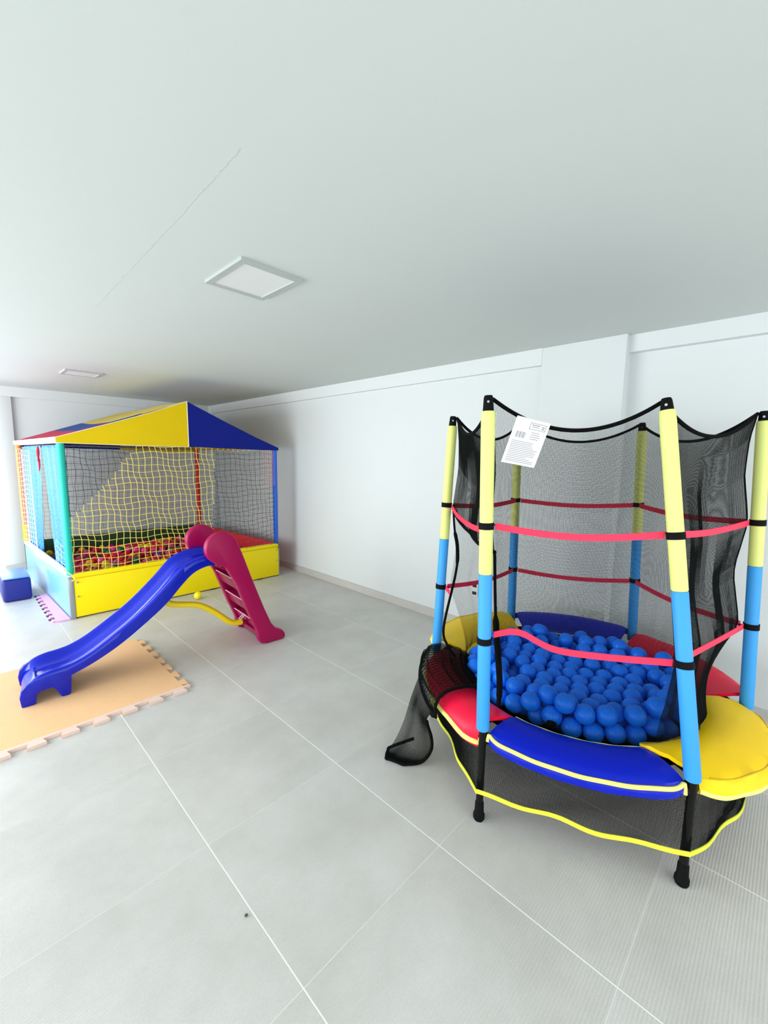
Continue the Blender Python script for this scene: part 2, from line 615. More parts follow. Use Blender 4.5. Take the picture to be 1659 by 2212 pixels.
# roof frame and canvas
RZ, RA = 2.0, 1.07
for b in (0.02, PD - 0.02):
    mesh('roof_bar', *tubeg([pp(0.0, b, 1.565), pp(PW, b, 1.552)], 0.012, 8), M_steel, parent=pit, smooth=True)
for a in (0.02, PW - 0.02):
    mesh('roof_bar', *tubeg([pp(a, 0, 1.56), pp(a, PD, 1.56)], 0.012, 8), M_steel, parent=pit, smooth=True)


def gable(poly, b0, b1, m, name='roof_panel'):
    return mesh(name, *prism(poly, lambda a, z, s: pp(a, b1 if s else b0, z)), m, parent=pit)


gable([(-0.015, 1.553), (-0.012, 1.597), (0.33, 1.716), (0.72, 1.857), (RA, RZ), (RA, 1.549), (0.5, 1.547)], -0.014, -0.008, M_ycan)['label'] = 'yellow half of the front gable'
gable([(RA, 1.549), (RA, RZ), (1.45, 1.832), (1.8, 1.685), (PW + 0.012, 1.566), (PW + 0.014, 1.535), (1.6, 1.538)], -0.014, -0.008, M_navy)['label'] = 'navy blue half of the front gable'
gable([(0.0, 1.535), (0.0, 1.597), (RA, RZ), (RA, 1.525)], PD + 0.002, PD + 0.008, M_navy)
gable([(RA, 1.525), (RA, RZ), (PW, 1.566), (PW, 1.51)], PD + 0.002, PD + 0.008, M_ycan)
mesh('seam', *tubeg([pp(RA, -0.016, 1.549), pp(RA, -0.016, RZ)], 0.003, 6), M_white, parent=pit)
mesh('piping', *tubeg([pp(-0.014, -0.016, 1.597), pp(0.33, -0.016, 1.716), pp(0.72, -0.016, 1.857), pp(RA, -0.016, RZ)], 0.0026, 6), M_white, parent=pit)
mesh('piping', *tubeg([pp(-0.014, -0.016, 1.552), pp(0.5, -0.016, 1.546), pp(RA, -0.016, 1.548)], 0.0026, 6), M_white, parent=pit)


def slope(s0, s1, a0, a1, z0, z1, m, sag=0.05):
    n, k = 7, 25
    P = np.zeros((n, k, 3))
    for i, s in enumerate(np.linspace(s0, s1, n)):
        for j, b in enumerate(np.linspace(-0.008, PD + 0.002, k)):
            t = j / (k - 1)
            dz = -sag * 4 * t * (1 - t) * math.sin(PI * min(1, s)) * 0.9 + 0.006 * math.sin(9 * t + 5 * s) * math.sin(PI * t)
            P[i, j] = pp(a0 + (a1 - a0) * s, b, z0 + (z1 - z0) * s + dz)
    return mesh('roof_panel', *sheetg(P, 0.004), m, parent=pit, smooth=True)


slope(0, 0.36, -0.012, RA, 1.597, RZ, M_rcan)['label'] = 'red roof strip'
slope(0.36, 0.62, -0.012, RA, 1.597, RZ, M_bcan)['label'] = 'blue roof strip'
slope(0.62, 1.0, -0.012, RA, 1.597, RZ, M_pycan)['label'] = 'yellow roof strip coloured pale as if back-lit'
slope(0, 0.36, PW + 0.002, RA, 1.545, RZ - 0.025, M_ycan)
slope(0.36, 0.62, PW + 0.002, RA, 1.545, RZ - 0.025, M_rcan)
slope(0.62, 1.0, PW + 0.002, RA, 1.545, RZ - 0.025, M_navy)
vp = np.zeros((2, 30, 3))
for i, z in enumerate((1.60, 1.556)):
    for j, b in enumerate(np.linspace(-0.012, PD, 30)):
        vp[i, j] = pp(-0.016 - 0.003 * math.sin(j * 0.9), b, z + (0.004 * math.sin(j * 0.7) if i else 0))
mesh('valance', *sheetg(vp, 0.004), M_white, parent=pit, smooth=True)['label'] = 'white valance of the side'


# nets
def net_front():
    Y, D, R = [], [], []
    na, nz = 37, 21
    A = np.linspace(0.05, PW - 0.05, na)
    Z = np.linspace(0.42, 1.545, nz)

    def point(a, z):
        t = (a - 0.05) / (PW - 0.1)
        s = (z - 0.42) / 1.125
        sag = -0.035 * math.sin(PI * t) * (1 - abs(2 * s - 1)) - 0.022 * abs(math.sin(3 * PI * t)) * (1 - s)
        wob = 0.008 * math.sin(17 * a + 9 * z) + 0.006 * math.sin(31 * z - 7 * a)
        lean = 0.10 * (s - 0.2) * math.sin(PI * t) * -1
        return np.array(pp(a + wob * 0.8 + lean, -0.002 - 0.02 * math.sin(PI * t) * math.sin(PI * s), z + sag + wob))

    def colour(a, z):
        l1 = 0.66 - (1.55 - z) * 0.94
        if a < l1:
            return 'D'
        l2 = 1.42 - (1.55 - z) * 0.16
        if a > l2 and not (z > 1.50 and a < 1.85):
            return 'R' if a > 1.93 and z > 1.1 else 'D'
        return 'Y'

    def split(line, cols):
        out = {'Y': Y, 'D': D, 'R': R}
        i = 0
        while i < len(line) - 1:
            j = i
            while j < len(line) - 1 and cols[j] == cols[i]:
                j += 1
            out[cols[i]].append(np.array(line[i:j + 1]))
            i = max(j, i + 1)
    for a in A:
        zz = np.linspace(0.40, 1.545, 46)
        split([point(a, z) for z in zz], [colour(a, z) for z in zz])
    for z in Z:
        aa = np.linspace(0.03, PW - 0.03, 110)
        split([point(a, z) for a in aa], [colour(a, z) for a in aa])
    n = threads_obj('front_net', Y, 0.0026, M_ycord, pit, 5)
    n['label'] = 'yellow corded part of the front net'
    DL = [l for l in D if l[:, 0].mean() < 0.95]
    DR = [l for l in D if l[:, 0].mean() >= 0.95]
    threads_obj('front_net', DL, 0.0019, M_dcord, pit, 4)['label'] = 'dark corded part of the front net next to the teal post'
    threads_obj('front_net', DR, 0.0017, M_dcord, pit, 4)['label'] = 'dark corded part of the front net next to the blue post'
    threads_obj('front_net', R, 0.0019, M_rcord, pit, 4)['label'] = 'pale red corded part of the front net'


net_front()


def net_flat(name, f, U, Vv, m, r):
    L = []
    for u in U:
        L.append(np.array([f(u, v) for v in np.linspace(Vv[0], Vv[-1], 22)]))
    for v in Vv:
        L.append(np.array([f(u, v) for u in np.linspace(U[0], U[-1], 40)]))
    return threads_obj(name, L, r, m, pit, 3)


net_flat('back_net', lambda a, z: np.array(pp(a + 0.006 * math.sin(20 * z), PD - 0.01, z + 0.01 * math.sin(9 * a))), np.linspace(0.05, PW - 0.05, 40), np.linspace(0.42, 1.53, 22), M_dcord, 0.0012)
net_flat('side_net', lambda b, z: np.array(pp(PW - 0.006, b + 0.006 * math.sin(22 * z), z + 0.01 * math.sin(8 * b))), np.linspace(0.06, PD - 0.06, 40), np.linspace(0.42, 1.53, 22), M_dcord, 0.0012)
net_flat('side_net', lambda b, z: np.array(pp(0.006 + 0.01 * math.sin(14 * b), b, z - 0.03 * abs(math.sin(3.2 * b)) - 0.02 * (b / PD))), np.linspace(1.35, PD - 0.05, 12), np.linspace(0.42, 1.53, 22), M_wcord, 0.0022)
net_flat('side_net', lambda b, z: np.array(pp(0.006 + 0.01 * math.sin(14 * b), b, z - 0.045 * abs(math.sin(9.5 * b)))), np.linspace(0.06, 0.40, 5), np.linspace(0.40, 0.68, 6), M_wcord, 0.0018)


def curtain_material():
    m = bpy.data.materials.new('blue_mesh_curtain')
    m.use_nodes = True
    nt = m.node_tree
    b = nt.nodes['Principled BSDF']
    geo = nt.nodes.new('ShaderNodeNewGeometry')
    vo = nt.nodes.new('ShaderNodeTexVoronoi')
    vo.feature = 'DISTANCE_TO_EDGE'
    vo.inputs['Scale'].default_value = 55
    nt.links.new(geo.outputs['Position'], vo.inputs['Vector'])
    ramp = nt.nodes.new('ShaderNodeValToRGB')
    ramp.color_ramp.elements[0].position = 0.16
    ramp.color_ramp.elements[1].position = 0.30
    ramp.color_ramp.elements[0].color = (1, 1, 1, 1)
    ramp.color_ramp.elements[1].color = (0.25, 0.25, 0.25, 1)
    nt.links.new(vo.outputs['Distance'], ramp.inputs[0])
    nt.links.new(ramp.outputs[0], b.inputs['Alpha'])
    b.inputs['Base Color'].default_value = lin((54, 142, 226)) + (1,)
    b.inputs['Roughness'].default_value = 0.6
    return m


M_curt = curtain_material()


def curtain(b_top0, b_top1, b_bot0, b_bot1, label):
    n, k = 40, 24
    P = np.zeros((n, k, 3))
    for i, s in enumerate(np.linspace(0, 1, n)):
        for j, t in enumerate(np.linspace(0, 1, k)):
            tt = t ** 1.0
            b = (b_top0 + (b_bot0 - b_top0) * tt) * (1 - s) + (b_top1 + (b_bot1 - b_top1) * tt) * s
            P[i, j] = pp(0.055 + 0.012 * math.sin(s * 26) * (0.4 + 0.6 * t), b, 1.54 - 1.22 * t)
    c = mesh('curtain', *gridg(P), M_curt, parent=pit, smooth='all')
    c['label'] = label


curtain(0.05, 1.02, 0.05, 0.74, 'blue mesh entrance curtain')
curtain(1.04, 2.0, 1.36, 2.0, 'blue mesh entrance curtain')
mesh('curtain_tie', *tubeg(smoothpath([pp(0.03, 1.03, 1.53), pp(0.03, 1.05, 1.42), pp(0.03, 1.02, 1.36), pp(0.03, 1.04, 1.28)], 12), [0.006, 0.012, 0.014, 0.012, 0.008, 0.012, 0.012, 0.008, 0.01, 0.008, 0.006, 0.004], 6), M_redf, parent=pit, smooth=True)
# knotted cord ends at the front corners
for a in (0.02, PW - 0.02):
    pts = [pp(a - 0.05, -0.01, 0.46), pp(a - 0.02, -0.02, 0.43), pp(a + 0.01, -0.025, 0.40), pp(a + 0.02, -0.02, 0.37), pp(a, -0.012, 0.35)]
    mesh('net_tie', *tubeg(smoothpath(pts, 16), 0.004, 6), M_ycord if a < 1 else M_dcord, parent=pit, smooth=True)


# ------------------------------------------------------------------ balls
def ball_mesh(name, r, m, sub=3):
    bm = bmesh.new()
    bmesh.ops.create_icosphere(bm, subdivisions=sub, radius=r)
    me = bpy.data.meshes.new(name)
    bm.to_mesh(me)
    bm.free()
    me.polygons.foreach_set('use_smooth', [True] * len(me.polygons))
    me.materials.append(m)
    return me


RB = 0.041
BALLC = {'red': (226, 22, 44), 'pink': (238, 70, 150), 'yellow': (246, 226, 24), 'green': (12, 112, 66), 'dark red': (170, 14, 36), 'orange yellow': (250, 190, 40), 'blue': (30, 90, 190)}
BM = {}
for k, c in BALLC.items():
    BM[k] = ball_mesh('pit_ball_' + k.replace(' ', '_'), RB, mat(k.replace(' ', '_') + '_ball_plastic', c, 0.28, var=0.03, spec=0.5), 2)


def put_ball(me, loc, label, group, name='plastic_ball'):
    o = bpy.data.objects.new(name, me)
    o.location = loc
    o.rotation_euler = (random.random() * 6, random.random() * 6, random.random() * 6)
    COL.objects.link(o)
    return tag(o, label, 'ball', group)


# balls of the pit: those in view one by one, the hidden ones joined
def seen_share(C, planes=()):
    """share of each ball's camera-facing disc that no other ball or panel hides"""
    C = np.asarray(C)
    cam_p = np.array(CAM)
    out = np.zeros(len(C))
    for i, c in enumerate(C):
        w = c - cam_p
        L = np.linalg.norm(w)
        w = w / L
        a = np.cross(w, [0, 0, 1.0])
        a /= np.linalg.norm(a)
        b_ = np.cross(a, w)
        hit = 0
        tot = 0
        for rr, n in ((0.0, 1), (0.45, 6), (0.85, 10)):
            for k in range(n):
                an = 2 * PI * k / n
                tgt = c + RB * rr * (math.cos(an) * a + math.sin(an) * b_)
                d = tgt - cam_p
                D = np.linalg.norm(d)
                d /= D
                t = (C - cam_p) @ d
                q = np.linalg.norm(cam_p + t[:, None] * d - C, axis=1)
                blk = (q < RB * 0.98) & (t < D - RB * 0.6)
                blk[i] = False
                ok = not blk.any()
                for axis, val, lo in planes:
                    tt = (val - cam_p[axis]) / d[axis]
                    p = cam_p + tt * d
                    if 0 < tt < D and p[2] < lo:
                        ok = False
                hit += ok
                tot += 1
        out[i] = hit / tot
    return out


def joined_balls(name, centres, m, label, loc):
    ico = bmesh.new()
    bmesh.ops.create_icosphere(ico, subdivisions=2, radius=RB)
    iv = np.array([v.co[:] for v in ico.verts])
    ifc = np.array([[v.index for v in f.verts] for f in ico.faces])
    ico.free()
    VV = np.concatenate([iv + np.asarray(c) for c in centres])
    FF = np.concatenate([ifc + len(iv) * k for k in range(len(centres))])
    o = mesh(name, VV, FF, m, loc=loc, smooth='all')
    return tag(o, label, 'balls', kind='stuff')


pts = []
row = 0
b = 0.14
while b < PD - 0.09:
    a = 0.10 + (0.055 if row % 2 else 0)
    while a < PW - 0.09:
        aa, bb = a + random.uniform(-0.010, 0.010), b + random.uniform(-0.007, 0.007)
        z = 0.245 + 0.030 * math.sin(3.1 * aa + 1.0) * math.cos(2.3 * bb) + random.uniform(-0.018, 0.018) - 0.01 * (bb / PD)
        pts.append(pp(aa, bb, z))
        a += 0.108
    b += 0.102
    row += 1
share = seen_share(pts, [(1, 3.03, 0.412)])
names = list(BALLC)
wts = [0.27, 0.25, 0.18, 0.12, 0.08, 0.07, 0.03]
rank = np.argsort(-share)
keep = [i for i in rank[:190] if share[i] > 0.12]
hid = [i for i in range(len(pts)) if i not in set(keep)]
for i in keep:
    c = random.choices(names, wts)[0]
    put_ball(BM[c], pts[i], c + ' plastic ball among the mixed balls inside the ball pit', c + ' balls inside the ball pit')
low = [pp(a, b, 0.105) for b in np.arange(0.13, PD - 0.09, 0.1) for a in np.arange(0.1, PW - 0.09, 0.1)]
joined_balls('ball_fill', [pts[i] for i in hid] + low, BM['red'].materials[0], 'lower and hidden layers of red balls filling the ball pit', pp(PW / 2, PD / 2, 0.05))
print('pit balls', len(keep), len(hid))

# stray yellow ball on the floor
put_ball(BM['yellow'], (1.115, 2.82, RB), 'yellow plastic ball lying on the floor in front of the yellow panel', None)

# ------------------------------------------------------------------ trampoline
M_black = mat('black_steel_tube', (7, 7, 8), 0.45, var=0.1, spec=0.2)
M_rubber = mat('black_rubber', (6, 6, 7), 0.75, var=0.1, spec=0.15)
M_ysl = mat('pale_yellow_foam', (226, 234, 136), 0.6, var=0.03, bump=0.03, bscale=80)
M_bsl = mat('sky_blue_foam', (52, 156, 232), 0.6, var=0.03, bump=0.03, bscale=80)
M_strap = mat('coral_red_strap', (252, 44, 84), 0.6, var=0.05, bump=0.08, bscale=200)
M_velcro = mat('black_webbing', (10, 11, 14), 0.8, var=0.1, spec=0.15)
M_mesh = mat('black_mesh_thread', (10, 15, 14), 0.85, var=0.1, spec=0.1)
M_hem = mat('black_hem', (6, 8, 8), 0.85, var=0.1, spec=0.1)
M_padb = mat('blue_pad_vinyl', (0, 28, 180), 0.38, var=0.06, bump=0.05, bscale=16, spec=0.25)
M_pady = mat('yellow_pad_vinyl', (250, 208, 4), 0.45, var=0.05, bump=0.08, bscale=14, spec=0.25)
M_padr = mat('red_pad_vinyl', (234, 20, 62), 0.38, var=0.06, bump=0.05, bscale=16, spec=0.25)
M_trim = mat('pale_yellow_trim', (244, 240, 130), 0.6, var=0.03)
M_skt = mat('lemon_trim', (232, 240, 60), 0.6, var=0.03)
M_bedm = mat('black_jump_mat', (8, 8, 10), 0.8, var=0.1, spec=0.1)

TC = np.array([1.531, -0.75])
TR = 0.702
TA = [math.radians(172.66 + 60 * k) for k in range(6)]
BASE = [np.array([TC[0] + TR * math.cos(a), TC[1] + TR * math.sin(a), 0.385]) for a in TA]
TOP = [np.array(p) for p in [(0.817, -0.63, 1.680), (1.149, -1.117, 1.665), (1.790, -1.337, 1.664), (2.200, -0.800, 1.670), (1.870, -0.215, 1.680), (1.325, -0.118, 1.675)]]
ZU, ZLW, ZC = 1.215, 0.765, 1.03

tr = empty('trampoline', (TC[0], TC[1], 0))
tag(tr, 'round black trampoline with mesh enclosure on six yellow and blue foam posts', 'trampoline')


def pole(k, z):
    s = (z - BASE[k][2]) / (TOP[k][2] - BASE[k][2])
    return BASE[k] + s * (TOP[k] - BASE[k])


def cpt(k, r, z, da=0.0):
    a = TA[k % 6] + da
    return np.array([TC[0] + r * math.cos(a), TC[1] + r * math.sin(a), z])


def ringp(s, r, z):
    """s in hexagon units (0 at post 0, 1 at post 1 ...)"""
    a = TA[0] + s * PI / 3
    return np.array([TC[0] + r * math.cos(a), TC[1] + r * math.sin(a), z])


# steel ring, legs, posts
mesh('frame_ring', *tubeg([ringp(s, 0.68, 0.358) for s in np.linspace(0, 6, 97)[:-1]], 0.015, 8, closed=True), M_black, parent=tr, smooth=True)
for k in range(6):
    b = BASE[k]
    lg = mesh('leg', *tubeg([(b[0], b[1], 0.03), (b[0], b[1], 0.395)], 0.0145, 12), M_black, parent=tr, smooth=True)
    mesh('rubber_foot', *latheg((b[0], b[1], 0), [(0.020, 0.0), (0.0235, 0.008), (0.0235, 0.022), (0.019, 0.034), (0.0175, 0.075), (0.0155, 0.08)], 14), M_rubber, parent=lg, smooth=True)
    mesh('bracket', *tubeg([cpt(k, 0.672, 0.352, -0.05), cpt(k, 0.70, 0.352), cpt(k, 0.672, 0.352, 0.05)], 0.018, 8), M_black, parent=tr, smooth=True)
    rod = mesh('post_rod', *tubeg([pole(k, 0.38), pole(k, TOP[k][2] - 0.01)], 0.012, 8), M_black, parent=tr, smooth=True)
    bl = mesh('foam_sleeve', *tubeg([pole(k, z) for z in (0.395, 0.40, 0.7, ZC - 0.004, ZC - 0.001)], [0.023, 0.0255, 0.0252, 0.0255, 0.024], 18), M_bsl, parent=tr, smooth=True)
    bl['label'] = 'sky blue foam sleeve'
    yl = mesh('foam_sleeve', *tubeg([pole(k, z) for z in (ZC, ZC + 0.004, 1.3, 1.60, 1.63, 1.636)], [0.024, 0.0255, 0.0252, 0.0255, 0.0245, 0.022], 18), M_ysl, parent=tr, smooth=True)
    yl['label'] = 'pale yellow foam sleeve'
    cp = mesh('post_cap', *tubeg([pole(k, z) for z in (1.634, 1.645, TOP[k][2] + 0.004, TOP[k][2] + 0.012)], [0.020, 0.0195, 0.017, 0.014], 14), M_rubber, parent=tr, smooth=True)
    d = np.array([CAM.x, CAM.y, 0]) - np.array([b[0], b[1], 0])
    d /= np.linalg.norm(d)
    q = pole(k, TOP[k][2] - 0.012)
    mesh('bolt', *tubeg([q + d * 0.014, q + d * 0.0215], 0.0045, 8), M_steel, parent=cp)

# jumping mat, black rim and elastic bands
mat_pts = np.zeros((9, 61, 3))
for i, r in enumerate(np.linspace(0.02, 0.585, 9)):
    for j, s in enumerate(np.linspace(0, 6, 61)):
        mat_pts[i, j] = ringp(s, r, 0.355 - 0.07 * (1 - (r / 0.585) ** 2))
mesh('jump_mat', *gridg(mat_pts), M_bedm, parent=tr, smooth='all')
rim = np.zeros((4, 73, 3))
for i, (r, z) in enumerate(((0.495, 0.345), (0.505, 0.362), (0.525, 0.380), (0.548, 0.388))):
    for j, s in enumerate(np.linspace(0, 6, 73)):
        rim[i, j] = ringp(s, r, z)
mesh('mat_border', *gridg(rim), M_hem, parent=tr, smooth='all')['label'] = 'black gathered lower edge of the net around the mat'
for q in range(36):
    s = (q + 0.5) / 6
    mesh('elastic_band', *tubeg([ringp(s, 0.58, 0.356), ringp(s, 0.675, 0.357)], 0.006, 5), M_velcro, parent=tr)

# safety pad sectors: k -> material, inner z, outer z
PADS = {0: (M_padb, 'blue'), 1: (M_pady, 'yellow'), 2: (M_padr, 'red'), 3: (M_padb, 'blue'), 4: (M_pady, 'yellow'), 5: (M_padr, 'red')}
RIN = 0.535


def pad_profile(k, t):
    """cross-section polyline (r, z) from inner to outer and down"""
    e = math.sin(PI * t)
    if k == 0:
        return [(RIN, 0.392), (0.57, 0.405), (0.62, 0.406), (0.655 + 0.012 * e, 0.398), (0.700, 0.384), (0.715, 0.362), (0.712, 0.345)]
    if k == 1:
        ro = 0.715 + 0.035 * e
        return [(RIN - 0.01, 0.405), (0.57, 0.422), (0.62, 0.424), (0.67, 0.412), (ro, 0.39 + 0.004 * math.sin(9 * t)), (ro + 0.018, 0.365), (ro + 0.004, 0.347)]
    if k == 2:
        return [(RIN, 0.395), (0.57, 0.41), (0.62, 0.425), (0.66, 0.435), (0.71, 0.44), (0.725, 0.43), (0.722, 0.41)]
    if k == 3:
        return [(RIN, 0.40), (0.57, 0.415), (0.62, 0.438), (0.66, 0.452), (0.70, 0.458), (0.722, 0.45), (0.725, 0.425)]
    if k == 4:
        return [(RIN, 0.395), (0.57, 0.418), (0.62, 0.44), (0.66, 0.452), (0.71 + 0.05 * e, 0.452), (0.735 + 0.05 * e, 0.435), (0.735 + 0.04 * e, 0.40)]
    d = 0.03 * max(0, (t - 0.75) * 4)
    return [(RIN, 0.392), (0.57, 0.41), (0.62, 0.418), (0.66, 0.415), (0.70, 0.395 - d * 0.3), (0.722, 0.37 - d), (0.722, 0.338 - d * 1.3)]


for k in range(6):
    t0, t1 = 0.035, 0.965
    gi0, gi1 = {0: (0.03, -0.06), 1: (-0.13, 0.03), 5: (0.0, 0.10)}.get(k, (0.0, 0.0))
    n = 26
    prof = np.array([pad_profile(k, t) for t in np.linspace(t0, t1, n)])
    P = np.zeros((n, prof.shape[1] * 2 - 1, 3))
    for i, t in enumerate(np.linspace(t0, t1, n)):
        pr = prof[i]
        rr, zz = [], []
        for j in range(len(pr) - 1):
            rr += [pr[j, 0], (pr[j, 0] + pr[j + 1, 0]) / 2]
            zz += [pr[j, 1], (pr[j, 1] + pr[j + 1, 1]) / 2]
        rr.append(pr[-1, 0])
        zz.append(pr[-1, 1])
        # pinch the corners next to the posts
        ed = min(1.0, min(t - t0, t1 - t) / 0.10)
        for j in range(len(rr)):
            f = max(0, rr[j] - 0.66) / 0.08
            r = rr[j] - f * (1 - ed) ** 2 * 0.035
            z = zz[j] + 0.0025 * math.sin(31 * t + 3 * j) * (1 if k in (1, 4) else 0.4)
            wi = max(0.0, min(1.0, (0.69 - r) / 0.13))
            u = (t - t0) / (t1 - t0)
            P[i, j] = ringp(k + t + wi * (gi0 * (1 - u) ** 3 + gi1 * u ** 3), r, z - (0.006 if k != 0 else 0.0) * wi)
    pm = mesh('safety_pad', *sheetg(P, 0.016), PADS[k][0], parent=tr, smooth=True)
    pm['label'] = PADS[k][1] + ' vinyl safety pad section'
    nj = P.shape[1]
    nrm = np.array([0, 0, 0.012])
    if k in (0,):
        path = [P[i, nj - 4] + np.array([0, 0, 0.007]) * 1.0 + (P[i, nj - 4] - np.array([TC[0], TC[1], P[i, nj - 4][2]])) * 0.014 for i in range(n)]
        path = [P[0, nj - 1] * 0.6 + P[0, nj - 4] * 0.4 + (P[0, nj - 1] - np.array([TC[0], TC[1], P[0, nj - 1][2]])) * 0.02] + path + [P[-1, nj - 1] + (P[-1, nj - 1] - np.array([TC[0], TC[1], P[-1, nj - 1][2]])) * 0.02]
        mesh('trim', *tubeg(smoothpath(path, 60), 0.0075, 8), M_trim, parent=pm, smooth=True)
        mesh('inner_trim', *tubeg([P[i, 0] + nrm * 0.3 for i in range(n)], 0.006, 6), M_trim, parent=pm, smooth=True)
    else:
        path = [P[i, nj - 2] + (P[i, nj - 2] - np.array([TC[0], TC[1], P[i, nj - 2][2]])) * 0.010 for i in range(n)]
        if k == 5:
            path = path + [P[-1, j] + (P[-1, j] - P[-2, j]) * 0.2 for j in range(nj - 2, nj - 7, -1)]
        mesh('trim', *tubeg(smoothpath(path, 60), 0.0105, 8), M_trim, parent=pm, smooth=True)
        mesh('inner_trim', *tubeg([P[i, 0] for i in range(n)], 0.006, 6), M_trim, parent=pm, smooth=True)
    if k in (1, 4):   # stitched seam on the yellow sections
        mesh('stitch_line', *tubeg([P[i, nj - 5] + np.array([0, 0, 0.0078]) for i in range(1, n - 1)], 0.0022, 5), mat('ochre_stitching', (196, 156, 20), 0.7), parent=pm)


# enclosure net, woven from real threads
def corner(k, v):
    k = k % 6
    vs = [0, 0.09, 0.20, 0.36, 0.52, 0.70, 0.84, 1.0]
    zt = TOP[k][2] + 0.002
    zz = [zt, 1.56, 1.42, ZU, 1.0, ZLW, 0.57, 0.412]
    inn = [0.022, 0.030, 0.034, 0.034, 0.042, 0.045, 0.095, 0.165]
    if k == 2:
        inn = [0.022, 0.045, 0.055, 0.034, 0.075, 0.045, 0.115, 0.165]
    if k in (5, 0):
        inn = [0.022, 0.040, 0.05, 0.034, 0.07, 0.05, 0.11, 0.165]
    z = interp(vs, zz, v)
    i = interp(vs, inn, v)
    p = pole(k, z)
    c = np.array([TC[0], TC[1], p[2]])
    d = (c - p) / np.linalg.norm(c - p)
    return p + d * i


def net_pt(k, t, v):
    a, b = corner(k, v), corner(k + 1, v)
    p = a * (1 - t) + b * t
    sag = 0.105 * 4 * t * (1 - t) * (1 - v) ** 1.6
    c = np.array([TC[0], TC[1], p[2]])
    d = (p - c) / np.linalg.norm(p - c)
    # become round near the mat
    w = max(0, (v - 0.7) / 0.3) ** 1.2
    rc = 0.535
    q = ringp(k + t, rc, p[2])
    p = p * (1 - w) + q * w
    e = math.sin(PI * t)
    fold = 0.006 * math.sin(14 * t + 5 * v + 2 * k) * math.sin(PI * v) * e + 0.004 * math.sin(37 * t - 8 * v) * v * e
    if k == 1:
        fold += 0.006 * math.sin(24 * t + 10 * v) * e * max(0, v - 0.25)
    return p + d * (fold - 0.03 * e * math.sin(PI * min(1, v * 1.4)) * 0.6) + np.array([0, 0, -sag])


SP = 0.0042
nets = {}
for k in range(6):
    vmax = 1.0 if k != 5 else 0.42
    tc = np.linspace(0, 1, 15)
    vc = np.linspace(0, 1, 25)
    if k == 5:
        vc = np.linspace(0, 1, 13)
    G = np.zeros((len(tc), len(vc), 3))
    for i, t in enumerate(tc):
        # the door panel ends in a slanting hem
        vm = 1.0 if k != 5 else (0.385 + 0.055 * t)
        for j, v in enumerate(vc):
            G[i, j] = net_pt(k, t, v * vm)
    wid = np.linalg.norm(TOP[k] - TOP[(k + 1) % 6])
    hei = 1.26 if k != 5 else 0.5
    spk = {1: 0.0031, 5: 0.0036}.get(k, SP)
    nt_, nv_ = int(wid / spk), int(hei / spk)
    L = []
    for t in np.linspace(0, 1, nt_):
        x = t * (len(tc) - 1)
        i = min(int(x), len(tc) - 2)
        f = x - i
        L.append(G[i] * (1 - f) + G[i + 1] * f)
    for v in np.linspace(0, 1, nv_):
        x = v * (len(vc) - 1)
        j = min(int(x), len(vc) - 2)
        f = x - j
        L.append(G[:, j] * (1 - f) + G[:, j + 1] * f)
    nm = threads_obj('enclosure_net', L, {1: 0.00046, 5: 0.00046}.get(k, 0.00036), M_mesh, tr, 3)
    nm['label'] = 'black mesh panel of the enclosure'
    mesh('net_hem', *tubeg(smoothpath(G[:, 0], 40), 0.0075, 7), M_hem, parent=nm, smooth=True)
    if k == 2:
        mesh('net_seam', *tubeg(smoothpath(G[0, :], 30), 0.0028, 6), M_hem, parent=nm, smooth=True)
    if k == 5:
        mesh('door_hem', *tubeg(smoothpath(G[:, -1], 24), 0.008, 7), M_hem, parent=nm, smooth=True)
    nets[k] = (nm, G)

# straps between the posts and their loops
for k in range(6):
    for lv, zc in ((0, ZU), (1, ZLW)):
        p0, p1 = pole(k, zc), pole((k + 1) % 6, zc + (0.02 if (lv == 1 and k == 0) else 0.0))
        if k == 1 and lv == 1:
            p0 = pole(1, zc + 0.02)
        N = 22
        P = np.zeros((N, 3, 3))
        for i, t in enumerate(np.linspace(0.03, 0.97, N)):
            e = math.sin(PI * t)
            p = p0 * (1 - t) + p1 * t
            c = np.array([TC[0], TC[1], p[2]])
            d = (c - p) / np.linalg.norm(c - p)
            sag = {0: 0.030, 1: 0.02}.get(k, 0.018) * e
            if k == 5 and lv == 0:
                sag = 0.035 * e + 0.02 * min(1, t * 6)
            if k == 0 and lv == 1:
                sag = 0.02 * e - 0.05 * math.exp(-((t - 0.16) / 0.14) ** 2) + 0.01 * t
            p = p + d * (0.022 + 0.012 * e) - np.array([0, 0, sag])
            h = 0.0125
            for j in range(3):
                P[i, j] = p + np.array([0, 0, h * (1 - j)])
        if lv == 1 and k == 5:
            P = P[:3]
        st = mesh('strap', *sheetg(P, 0.003), M_strap, parent=tr, smooth=True)
        q = p0
        ax = (TOP[k] - BASE[k]) / np.linalg.norm(TOP[k] - BASE[k])
        mesh('strap_loop', *tubeg([q - ax * 0.0125, q + ax * 0.0125], 0.0285, 18), M_velcro, parent=st, smooth=True)
        c = np.array([TC[0], TC[1], q[2]])
        d = (c - q) / np.linalg.norm(c - q)
        mesh('loop_end', *tubeg([q + d * 0.015, q + d * 0.045], 0.009, 6, flat=0.4), M_velcro, parent=st)

